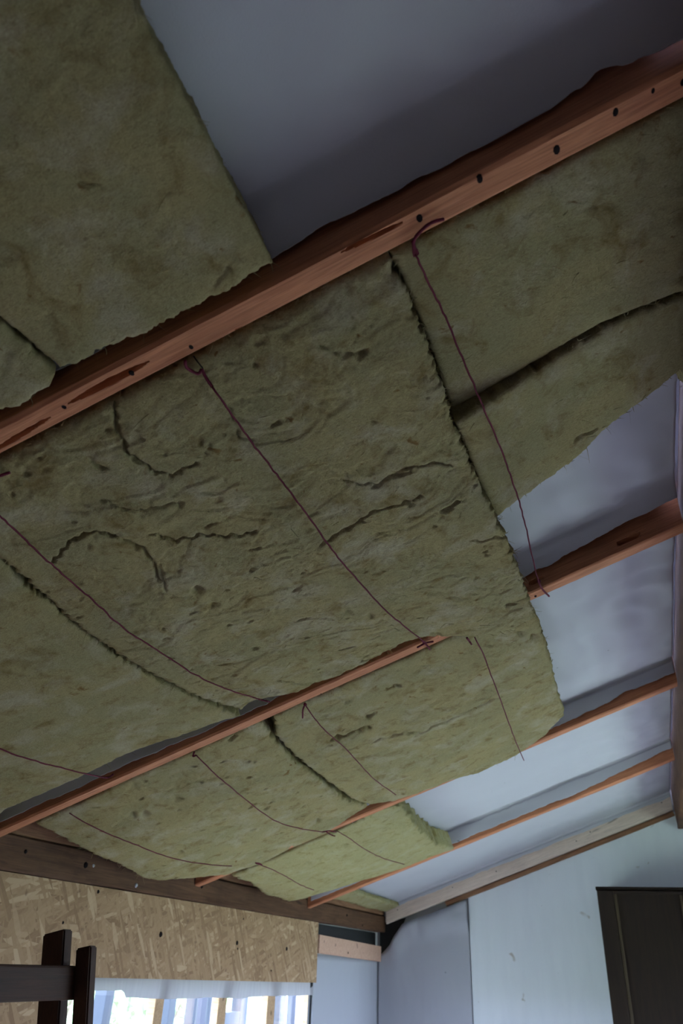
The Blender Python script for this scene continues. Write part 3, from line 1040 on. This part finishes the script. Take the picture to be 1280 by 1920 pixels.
# fourth row
batt('short yellowish batt with a torn open end before the last bays', 3, 4,
     top=[(436, 1642, -.004), (490, 1622, -.004), (560, 1591, -.004), (615, 1567, -.004), (720, 1519, -.004), (752, 1512, -.002)],
     right=[(752, 1512, -.002), (768, 1535, -.004), (790, 1562, -.006), (818, 1584, -.007), (850, 1594, -.008)],
     bottom=[(540, 1690, -.020), (570, 1686, -.020), (600, 1677, -.019), (700, 1647, -.015), (800, 1612, -.010), (850, 1594, -.008)],
     left=[(436, 1642, -.004), (465, 1654, -.014), (500, 1678, -.018), (540, 1690, -.020)],
     wool=3, seed=109, step=0.0050, sag=0.010, rough=0.7, ragged=0.009, ragb=0.002, pit_amt=1.6,
     pits=[(652, 1586, 5, .012), (755, 1543, 10, .010), (482, 1650, 8, .008), (605, 1615, 5, .006), (745, 1580, 5, .008)])
batt('small scrap of wool tucked above the plate in the last bay', 4, None,
     top=[('w', .035, -1.05, .040), ('w', .125, -1.05, .044)], right=[('w', .125, -1.05, .044), ('w', .11, -.05, .044)],
     bottom=[('w', .035, -.05, .040), ('w', .11, -.05, .044)], left=[('w', .035, -1.05, .040), ('w', .035, -.05, .040)],
     wool=3, seed=110, step=0.006, rough=0.8, thick=0.026, ragged=0.006)

# ------------------------------------------------------------------ red twine
SP = np.concatenate([q[0] for q in SURF])
SD = np.concatenate([q[1] for q in SURF])


def surf_depth(x, y, fallback):
    d2 = (SP[:, 0] - x) ** 2 + (SP[:, 1] - y) ** 2
    k = d2 < 64
    return SD[k].min() if k.any() else fallback


def twine(label, px, tails=(), r=0.0014, ends=(None, None), eye=()):
    """px: traced line; the string is laid a hair in front of the wool, taut between its nails"""
    L = np.array([q[:2] for q in px], float)
    n = max(24, int(np.linalg.norm(np.diff(L, axis=0), axis=1).sum() / 9))
    P = smooth_path(L, n)
    D = []
    for x, y in P:
        fb = np.linalg.norm(on_roof(x, y, -0.004) - CAM)
        D.append(min(surf_depth(x, y, fb), fb + 0.05))
    D = np.array(D)
    t = np.linspace(-1, 1, n)
    c = np.polyfit(t, D, 3)
    f = np.polyval(c, t)
    f = f - np.maximum(0, (f - D).max()) * 0.8 - 0.0025
    f = np.minimum(f, D - 0.0005)
    ker = np.ones(5) / 5
    f = np.convolve(np.pad(f, 2, 'edge'), ker, 'valid')
    W = np.array([CAM + ray(x, y) / np.linalg.norm(ray(x, y)) * d for (x, y), d in zip(P, f)])
    W = W + 0.0004 * RNG.normal(0, 1, W.shape)
    top = empty('twine', W[0])
    tag(top, label, 'string', 'red strings holding up the wool')
    tube('strand', W - W[0], r, M_TWINE, parent=top)
    for tl in tails:
        Q = smooth_path(np.array(tl, float), 14)
        fb = [min(surf_depth(x, y, np.linalg.norm(on_roof(x, y, -0.004) - CAM)), np.linalg.norm(on_roof(x, y, -0.003) - CAM)) - 0.004 for x, y in Q]
        Wt = np.array([CAM + ray(x, y) / np.linalg.norm(ray(x, y)) * d for (x, y), d in zip(Q, fb)])
        tube('loose_end', Wt - W[0], r * 1.5, M_TWINE, parent=top)
    for (x, y) in eye:
        d = surf_depth(x, y, np.linalg.norm(on_roof(x, y, -0.004) - CAM)) - 0.003
        p = CAM + ray(x, y) / np.linalg.norm(ray(x, y)) * d - W[0]
        a = np.linspace(0, 5 * math.pi, 26)
        kn = np.stack([p[0] + 0.0022 * np.cos(a), p[1] + np.linspace(-.003, .003, 26), p[2] + 0.0022 * np.sin(a)], -1)
        tube('knot', kn, r * 1.1, M_TWINE, parent=top)
    return top


twine('long red string from the thick rafter over the split batts to bare timber',
      [(779, 478), (800, 525), (835, 595), (870, 680), (905, 762), (940, 845), (965, 915), (985, 985), (1000, 1055), (1010, 1092)],
      tails=[[(777, 480), (776, 450), (790, 432), (812, 416), (832, 411)], [(1010, 1092), (1016, 1104), (1029, 1118)], [(780, 476), (776, 462), (773, 452)]], r=0.0013, eye=[(779, 474), (1010, 1090)])
twine('red string running down the middle of the largest torn batt',
      [(398, 726), (440, 785), (500, 866), (560, 943), (620, 1027), (690, 1110), (740, 1160), (775, 1188), (800, 1206)],
      tails=[[(347, 676), (348, 686), (360, 696), (373, 700), (378, 692)], [(378, 692), (386, 708), (398, 726)], [(790, 1200), (800, 1210), (806, 1218)], [(782, 1214), (800, 1205), (812, 1203)]], r=0.0013, eye=[(795, 1205)])
twine('red string sagging beside the joint of the smooth pale batt',
      [(-30, 938), (0, 967), (50, 1015), (100, 1061), (170, 1122), (240, 1184), (300, 1222), (360, 1262), (420, 1290), (484, 1311)],
      tails=[[(-14, 898), (0, 892), (18, 886)], [(484, 1311), (505, 1316)]], r=0.0013)
twine('red string low on the smooth pale batt next to the wall plate',
      [(-40, 1388), (0, 1404), (40, 1419), (90, 1433), (140, 1446), (196, 1459)], tails=[[(190, 1458), (205, 1457), (212, 1452)]], r=0.0014)
twine('thin red string with a hanging tail over the deep tear', [(572, 1322), (590, 1347), (612, 1372), (640, 1396), (670, 1428), (700, 1460), (742, 1490)],
      tails=[[(572, 1320), (568, 1330), (567, 1346)]], r=0.0013, eye=[(572, 1321)])
twine('thin red string crossing the middle of the pale sagging batt', [(368, 1416), (400, 1448), (440, 1482), (480, 1515), (525, 1543), (565, 1554), (604, 1560)],
      tails=[[(364, 1410), (362, 1418), (368, 1416)], [(604, 1560), (616, 1558), (630, 1560)], [(612, 1560), (622, 1566), (628, 1568)]], r=0.0013)
twine('thin red string along the lower edge of the pale sagging batt', [(130, 1525), (170, 1548), (210, 1566), (250, 1582), (300, 1602), (350, 1615), (400, 1622), (434, 1624)], r=0.0013)
twine('faded red string over the rounded outer corner of the batt', [(890, 1196), (905, 1225), (920, 1265), (938, 1312), (955, 1360), (970, 1398), (982, 1426)],
      tails=[[(875, 1196), (880, 1203), (884, 1209)]], r=0.0014)
twine('thin red string high on the short yellowish batt', [(632, 1558), (655, 1572), (680, 1590), (710, 1606), (758, 1621)], r=0.0013)
twine('short red string low on the short yellowish batt', [(480, 1619), (505, 1628), (540, 1646), (565, 1660), (588, 1669)], tails=[[(478, 1618), (486, 1619), (491, 1622)]], r=0.0013)

# a bent wire staple by the thick rafter
pw = [on_roof(363, 668, -.002), on_roof(370, 678, -.012), on_roof(380, 690, -.012)]
o = tube('wire_staple', smooth_path(np.array(pw), 10), 0.0008, M_NAIL)
tag(o, 'thin bent wire hook where a string is tied under the thick rafter', 'wire')

# ------------------------------------------------------------------ eave wall: strand board, window, corner


def prism(name, yz, x0, x1, mat, parent=None):
    """flat board in the YZ plane from an outline"""
    c = np.array([x0, yz[0][0], yz[0][1]]) if parent is None else np.zeros(3)
    V = [(x0 - c[0], y - c[1], z - c[2]) for y, z in yz] + [(x1 - c[0], y - c[1], z - c[2]) for y, z in yz]
    n = len(yz)
    F = [list(range(n)), [n + i for i in range(n)][::-1]] + [[i, n + i, n + (i + 1) % n, (i + 1) % n] for i in range(n)]
    me = bpy.data.meshes.new(name)
    me.from_pydata(V, [], F)
    bm = bmesh.new(); bm.from_mesh(me); bmesh.ops.recalc_face_normals(bm, faces=bm.faces[:]); bm.to_mesh(me); bm.free()
    o = link(name, me, mat, parent)
    if parent is None: o.location = c
    return o


board = empty('strand_board', (-0.030, -1.7, 1.54))
tag(board, 'tan oriented strand board over the window under the wall plate', 'board')
prism('board', [(y + 1.7, z - 1.54) for y, z in [(YB + 0.02, 0.02), (-2.62, 0.02), (-2.62, 1.545), (-0.955, 1.527), (-0.960, 1.755), (YB + 0.02, 1.755)]], 0.0, 0.022, M_OSB, board)
for (x, y, r) in ((301, 1752, .013), (444, 1768, .012), (537, 1779, .012), (445, 1779, .006), (184, 1672, .008), (118, 1730, .006), (508, 1820, .006), (456, 1723, .005)):
    p = on_x(x, y, -0.008)
    nail_mesh('screw_hole', r * 0.7, M_NAIL, board, (0.0222, p[1] + 1.7, p[2] - 1.54), (1, 0, 0))

win = empty('window_1', (-0.10, -1.7, WZ0))
win['kind'] = 'structure'
fz0, fz1 = WZ0, WZ1
cy = -1.7


def wpart(name, y0, y1, z0, z1, x0, x1, mat):
    """pieces of the window, in world numbers"""
    return box(name, x0 + 0.10, x1 + 0.10, y0 - cy, y1 - cy, z0 - WZ0, z1 - WZ0, mat, parent=win, bevel=0.002)


for (yn, yf) in ((-2.142, -2.094), (-1.74, -1.681), (-1.343, -1.274), (-0.922, -0.858)):
    s = wpart('stud', yn, yf, WZ0 + 0.021, WZ1 - 0.001, -0.078, -0.05, M_STUD)
wpart('sill', WY0, WY1, WZ0, WZ0 + 0.02, -0.139, -0.046, M_STUD)
for (ya, yb) in ((-2.579, -2.147), (-2.089, -1.745), (-1.676, -1.348), (-1.269, -0.927)):
    wpart('pane', ya, yb, WZ0 + 0.022, WZ1 - 0.002, -0.132, -0.128, M_GLASS)

# loose sheet strip hanging over the window head
n = 120
yy = np.linspace(-2.62, -0.925, n)
zt = np.interp(yy, [-2.62, -0.955], [1.548, 1.530])
bot = np.interp(yy, [-2.62, -2.46, -2.34, -2.325, -2.1, -1.85, -1.60, -1.45, -1.2, -0.92], [1.513, 1.513, 1.513, 1.494, 1.488, 1.487, 1.480, 1.484, 1.483, 1.480])
bot = bot + 0.003 * noise(yy * 9, yy * 0, 3)
rows = []
for k in range(9):
    t = k / 8
    x = -0.037 + 0.004 * noise(yy * 6, yy * 0 + t, 5) + 0.004 * np.abs(noise(yy * 15, yy * 0, 6))
    x = np.clip(x, -0.043, -0.0325)
    rows.append(np.stack([x, yy, zt + 0.0 + (bot - zt) * t], -1))
V = np.stack(rows, 1).reshape(-1, 3)
o = mesh_np('hanging_sheet', V, grid_faces(n, 9), M_SHEET)
tag(o, 'thin greyish translucent sheet strip hanging over the window head', 'sheet')

# corner bay between strand board and gable
o = prism('black_foil', [(-0.952, 0.9), (-0.925, 0.9), (-0.925, 1.690), (-0.60, 1.672), (-0.3, 1.660), (-0.06, 1.668), (-0.06, 1.752), (-0.952, 1.752)], -0.044, -0.036, M_FOIL)
tag(o, 'strip of black foil under the wall plate in the corner', 'foil')
o = box('short_board', -0.0352, -0.018, -0.915, -0.012, 1.628, 1.700, M_PINK, bevel=0.002)
o.rotation_euler = (math.radians(-1.2), 0, 0)
tag(o, 'short pinkish board nailed below the black foil in the corner', 'board')
p = on_x(652, 1794, -0.018)
n_ = nail_mesh('nail', 0.005, M_NAIL, o, (0.0092, p[1] + 0.4635, 0.018), (1, 0, 0))


def hung_sheet(name, along, a0, a1, base, z0, ztop, label, amp, seed, sign=1):
    """a membrane hanging on a wall; along='y' on the eave wall, 'x' on the gable"""
    na, nz = 60, 70
    A = np.linspace(a0, a1, na)[:, None] * np.ones((1, nz))
    t = np.linspace(0, 1, nz)[None, :]
    Zt = ztop(A[:, 0])[:, None]
    Z = z0 + (Zt - z0) * t
    fold = amp * (0.5 + 0.6 * noise(A * 8 + 0.6 * Z, Z * 1.5, seed) + 0.35 * np.abs(noise(A * 20, Z * 8, seed + 1)))
    if along == 'y': V = np.stack([base + sign * fold, A, Z], -1)
    else: V = np.stack([A, base + sign * fold, Z], -1)
    if along == 'x':
        # crease under the board and a lifted flap at the corner
        k = sstep(1.66, 1.77, Z - 0.18 * A) * (1 - sstep(1.77, 1.83, Z - 0.30 * A))
        V[..., 1] -= 0.045 * k * sstep(0.06, 0.16, A) * (0.6 + 0.8 * np.abs(noise(A * 7, Z * 7, 77)))
        fl = np.exp(-((A - 0.06) / 0.05) ** 2) * sstep(1.55, 1.75, Z)
        V[..., 1] -= 0.028 * fl
    o = mesh_np(name, V.reshape(-1, 3), grid_faces(na, nz), M_MEM2)
    sm = o.modifiers.new('thickness', 'SOLIDIFY')
    sm.thickness = 0.0008
    tag(o, label, 'membrane')
    return o


hung_sheet('wall_membrane', 'y', -0.915, -0.01, -0.042, 0.02, lambda a: 1.632 + 0 * a, 'white membrane sheet hanging under the pinkish board beside the window', 0.005, 41)
hung_sheet('wall_membrane', 'x', -0.036, 0.466, -0.004, 0.02, lambda a: np.where(a < 0.11, np.interp(a, [-0.036, 0.035, 0.06, 0.11], [1.64, 1.70, 1.74, 1.800]), 1.800 + (a - 0.11) * 0.33), 'grey-white membrane sheet creased on the gable beside the white panel', 0.006, 42, sign=-1)
fx = np.array([(-0.03, 1.655), (0.02, 1.66), (0.06, 1.70), (0.115, 1.83), (-0.03, 1.80)])
me = bpy.data.meshes.new('corner_foil')
me.from_pydata([(x, 0.0005, z - 1.6) for x, z in fx] + [(x, 0.006, z - 1.6) for x, z in fx], [], [[0, 1, 2, 3, 4], [9, 8, 7, 6, 5]] + [[i, 5 + i, 5 + (i + 1) % 5, (i + 1) % 5] for i in range(5)])
me.update()
o = link('corner_foil', me, M_FOIL)
o.location = (0, 0, 1.6)
tag(o, 'black foil flap behind the foot of the pale gable board', 'foil')

# white panel of the gable wall
bm = bmesh.new()
zt = lambda x: 1.8 + x * math.tan(TH) - 0.012
prof = [(0.470, 0.0), (XW - 0.01, 0.0), (XW - 0.01, 1.75), (XW / 2, zt(XW / 2)), (0.470, zt(0.470))]
a = [bm.verts.new((x - 0.47, -0.006, z)) for x, z in prof]
b = [bm.verts.new((x - 0.47, 0.006, z)) for x, z in prof]
bm.faces.new(a); bm.faces.new(b[::-1])
for i in range(5):
    bm.faces.new([a[(i + 1) % 5], a[i], b[i], b[(i + 1) % 5]])
me = bpy.data.meshes.new('wall_panel')
bm.to_mesh(me); bm.free()
o = link('wall_panel', me, M_WHITE)
o.location = (0.47, 0, 0)
tag(o, 'white painted wall panel with stains behind the dark cabinet', 'panel')

# ------------------------------------------------------------------ dark cabinet
CX0, CX1, CYF, CYB, CZ = 1.160, 2.06, -0.35, -0.03, 1.958
cab = empty('cabinet', (CX0, CYF, 0.0))
tag(cab, 'tall dark brown wooden cabinet standing against the white gable panel', 'cabinet')
cp = lambda name, x0, x1, y0, y1, z0, z1, m, par=cab, bv=0.003: box(name, x0 - CX0, x1 - CX0, y0 - CYF, y1 - CYF, z0, z1, m, parent=par, bevel=bv)
cp('side', CX0, CX0 + 0.022, CYF + 0.003, CYB, 0.05, CZ - 0.012, M_CABE)
cp('side', CX1 - 0.022, CX1, CYF + 0.003, CYB, 0.05, CZ - 0.012, M_CABE)
cp('back', CX0 + 0.023, CX1 - 0.023, CYB - 0.012, CYB - 0.002, 0.06, CZ - 0.013, M_CAB)
cp('top', CX0 - 0.004, CX1 + 0.004, CYF - 0.006, CYB, CZ - 0.011, CZ + 0.004, M_CAB)
cp('plinth', CX0 + 0.01, CX1 - 0.01, CYF + 0.03, CYB - 0.01, 0.0, 0.049, M_CAB)
cp('bottom', CX0 + 0.023, CX1 - 0.023, CYF + 0.02, CYB - 0.013, 0.05, 0.068, M_CAB)
for (xa, xb, hx) in ((CX0 + 0.001, 1.607, 1.57), (1.612, CX1 - 0.001, 1.65)):
    d = cp('door', xa + 0.05, xb - 0.05, CYF - 0.006, CYF + 0.002, 0.10, CZ - 0.015, M_CAB)
    for nm, x0, x1, z0, z1 in (('stile', xa, xa + 0.072, 0.07, CZ - 0.014), ('stile', xb - 0.072, xb, 0.07, CZ - 0.014),
                               ('rail', xa + 0.0725, xb - 0.0725, 0.07, 0.15), ('rail', xa + 0.0725, xb - 0.0725, CZ - 0.026, CZ - 0.014)):
        cp(nm, x0, x1, CYF - 0.020, CYF - 0.0065, z0, z1, M_CAB, par=d, bv=0.004)
    for x0, x1 in ((xa + 0.073, xa + 0.087), (xb - 0.087, xb - 0.073)):
        cp('moulding', x0, x1, CYF - 0.017, CYF - 0.0065, 0.151, CZ - 0.027, M_CABE, par=d, bv=0.005)
    nail_mesh('knob', 0.012, M_ZINC, d, (hx - CX0, -0.021, 1.0), (0, -1, 0))

# ------------------------------------------------------------------ dark wooden frame by the window
fr = empty('wooden_frame', (0.26, -2.98, 0.0))
tag(fr, 'dark stained wooden frame of two leaning posts and a rail before the strand board', 'frame')


def post(name, x0, x1, y0, y1, z0, zl, zr, par, lean=0.0):
    """upright with a slanted top: zl at its -x side, zr at its +x side"""
    bm = bmesh.new()
    lo = [(x0, y0, z0), (x1, y0, z0), (x1, y1, z0), (x0, y1, z0)]
    hi = [(x0, y0 + lean, zl), (x1, y0 + lean, zr), (x1, y1 + lean, zr), (x0, y1 + lean, zl)]
    vs = [bm.verts.new(p) for p in lo + hi]
    for f in ((0, 3, 2, 1), (4, 5, 6, 7), (0, 1, 5, 4), (1, 2, 6, 5), (2, 3, 7, 6), (3, 0, 4, 7)):
        bm.faces.new([vs[i] for i in f])
    bmesh.ops.bevel(bm, geom=list(bm.edges), offset=0.003, segments=2, affect='EDGES')
    # turn the mesh so that its own X runs up the post (grain)
    bmesh.ops.transform(bm, matrix=Matrix(((0, 0, 1, 0), (0, 1, 0, 0), (-1, 0, 0, 0), (0, 0, 0, 1))), verts=bm.verts[:])
    me = bpy.data.meshes.new(name)
    bm.to_mesh(me); bm.free()
    o = link(name, me, M_DARKF, par)
    o.rotation_euler = (0, -math.pi / 2, 0)
    return o


LEAN = -0.40
post('post', 0.0385, 0.074, -0.045 - LEAN, -0.022 - LEAN, 0.0, 1.606, 1.613, fr, lean=LEAN)
post('post', -0.045, 0.0075, -0.052 - LEAN, -0.024 - LEAN, 0.0, 1.628, 1.640, fr, lean=LEAN)
rl = box('rail', -0.60, 0.012, 0.0, 0.030, 1.518, 1.576, M_DARKF, parent=fr, bevel=0.004)
rl.rotation_euler = (0, 0, math.pi / 2)
rl.location = (0.038, 0.0, 0.0)

# ------------------------------------------------------------------ window in the opposite wall (daylight), seen only by its light
w2 = empty('window_2', (XW + 0.06, -1.2, 0.35))
w2['kind'] = 'structure'
b2 = lambda nm, y0, y1, z0, z1, m=M_STUD, d=0.03: box(nm, -d, d, y0, y1, z0, z1, m, parent=w2, bevel=0.003)
b2('frame', -0.899, -0.845, 0.001, 1.369)
b2('frame', 0.845, 0.899, 0.001, 1.369)
b2('frame', -0.844, 0.844, 0.001, 0.05)
b2('frame', -0.844, 0.844, 1.32, 1.369)
b2('mullion', -0.03, 0.03, 0.051, 1.319)
b2('pane', -0.844, -0.031, 0.051, 1.319, M_GLASS, 0.002)
b2('pane', 0.031, 0.844, 0.051, 1.319, M_GLASS, 0.002)

# ------------------------------------------------------------------ outside: porch posts, garden shrubs
def ext_post(y0, y1, label, x=-0.86):
    pb = empty('porch_post', (x, (y0 + y1) / 2, -0.15))
    tag(pb, label, 'post', 'grey posts outside the window')
    h = (y1 - y0) / 2
    box('shaft', -0.03, 0.03, -h, h, 0.0, 2.3, M_EXT, parent=pb)
    box('foot', -0.05, 0.05, -h - 0.015, h + 0.015, 0.0, 0.04, M_EXT, parent=pb)


for (y0, y1) in ((-1.29, -1.23), (-0.77, -0.71), (-0.52, -0.46), (0.51, 0.60), (0.75, 0.80)):
    ext_post(y0, y1, 'grey upright post standing outside the window')
gp = empty('porch_screen', (-0.9, -0.06, -0.15))
tag(gp, 'grey framed screen with a square opening outside the window', 'screen')
for (nm, a, b_, c, d) in (('stile', -0.24, -0.16, 0, 2.2), ('stile', 0.12, 0.21, 0, 2.2), ('infill', -0.16, 0.12, 0.0, 1.50), ('rail', -0.16, 0.12, 1.90, 2.2)):
    box(nm, -0.03, 0.03, a, b_, c, d, M_EXT, parent=gp)


def shrub(loc, rad, h, label, seed):
    rr = np.random.default_rng(seed)
    e = empty('garden_shrub', loc)
    tag(e, label, 'shrub', 'green shrubs outside the window')
    for k in range(3):
        a = rr.uniform(0, 6.28)
        pts = [(0, 0, 0), (0.1 * math.cos(a), 0.1 * math.sin(a), h * 0.4), (rad * 0.4 * math.cos(a), rad * 0.4 * math.sin(a), h * 0.8)]
        tube('stem', smooth_path(np.array(pts), 8), 0.025, M_BARK, parent=e, taper=np.linspace(1, 0.4, 8))
    V, F = [], []
    for k in range(2600):
        d = rr.normal(0, 1, 3); d /= np.linalg.norm(d)
        q = d * rr.uniform(0.55, 1.0) ** 0.5 * np.array([rad, rad, h * 0.42]) + np.array([0, 0, h * 0.58])
        a, b_ = rr.normal(0, 1, 3), rr.normal(0, 1, 3)
        a /= np.linalg.norm(a); b_ = np.cross(a, b_); b_ /= np.linalg.norm(b_)
        s_ = rr.uniform(0.04, 0.085)
        i = len(V)
        V += [q - a * s_, q + b_ * s_ * 0.45, q + a * s_, q - b_ * s_ * 0.45]
        F.append([i, i + 1, i + 2, i + 3])
    lf = mesh_np('foliage', V, F, M_LEAF, parent=e, smooth=False)
    lf['kind'] = 'stuff'


for (x, y, r_, h_, sd) in ((-3.6, -0.6, 0.8, 1.9, 1), (-4.6, 1.3, 0.9, 2.3, 2), (-3.4, 3.2, 0.8, 2.0, 3), (-5.6, 4.6, 1.1, 2.6, 4)):
    shrub((x, y, -0.15), r_, h_, 'leafy green shrub growing in the garden outside the window', sd)
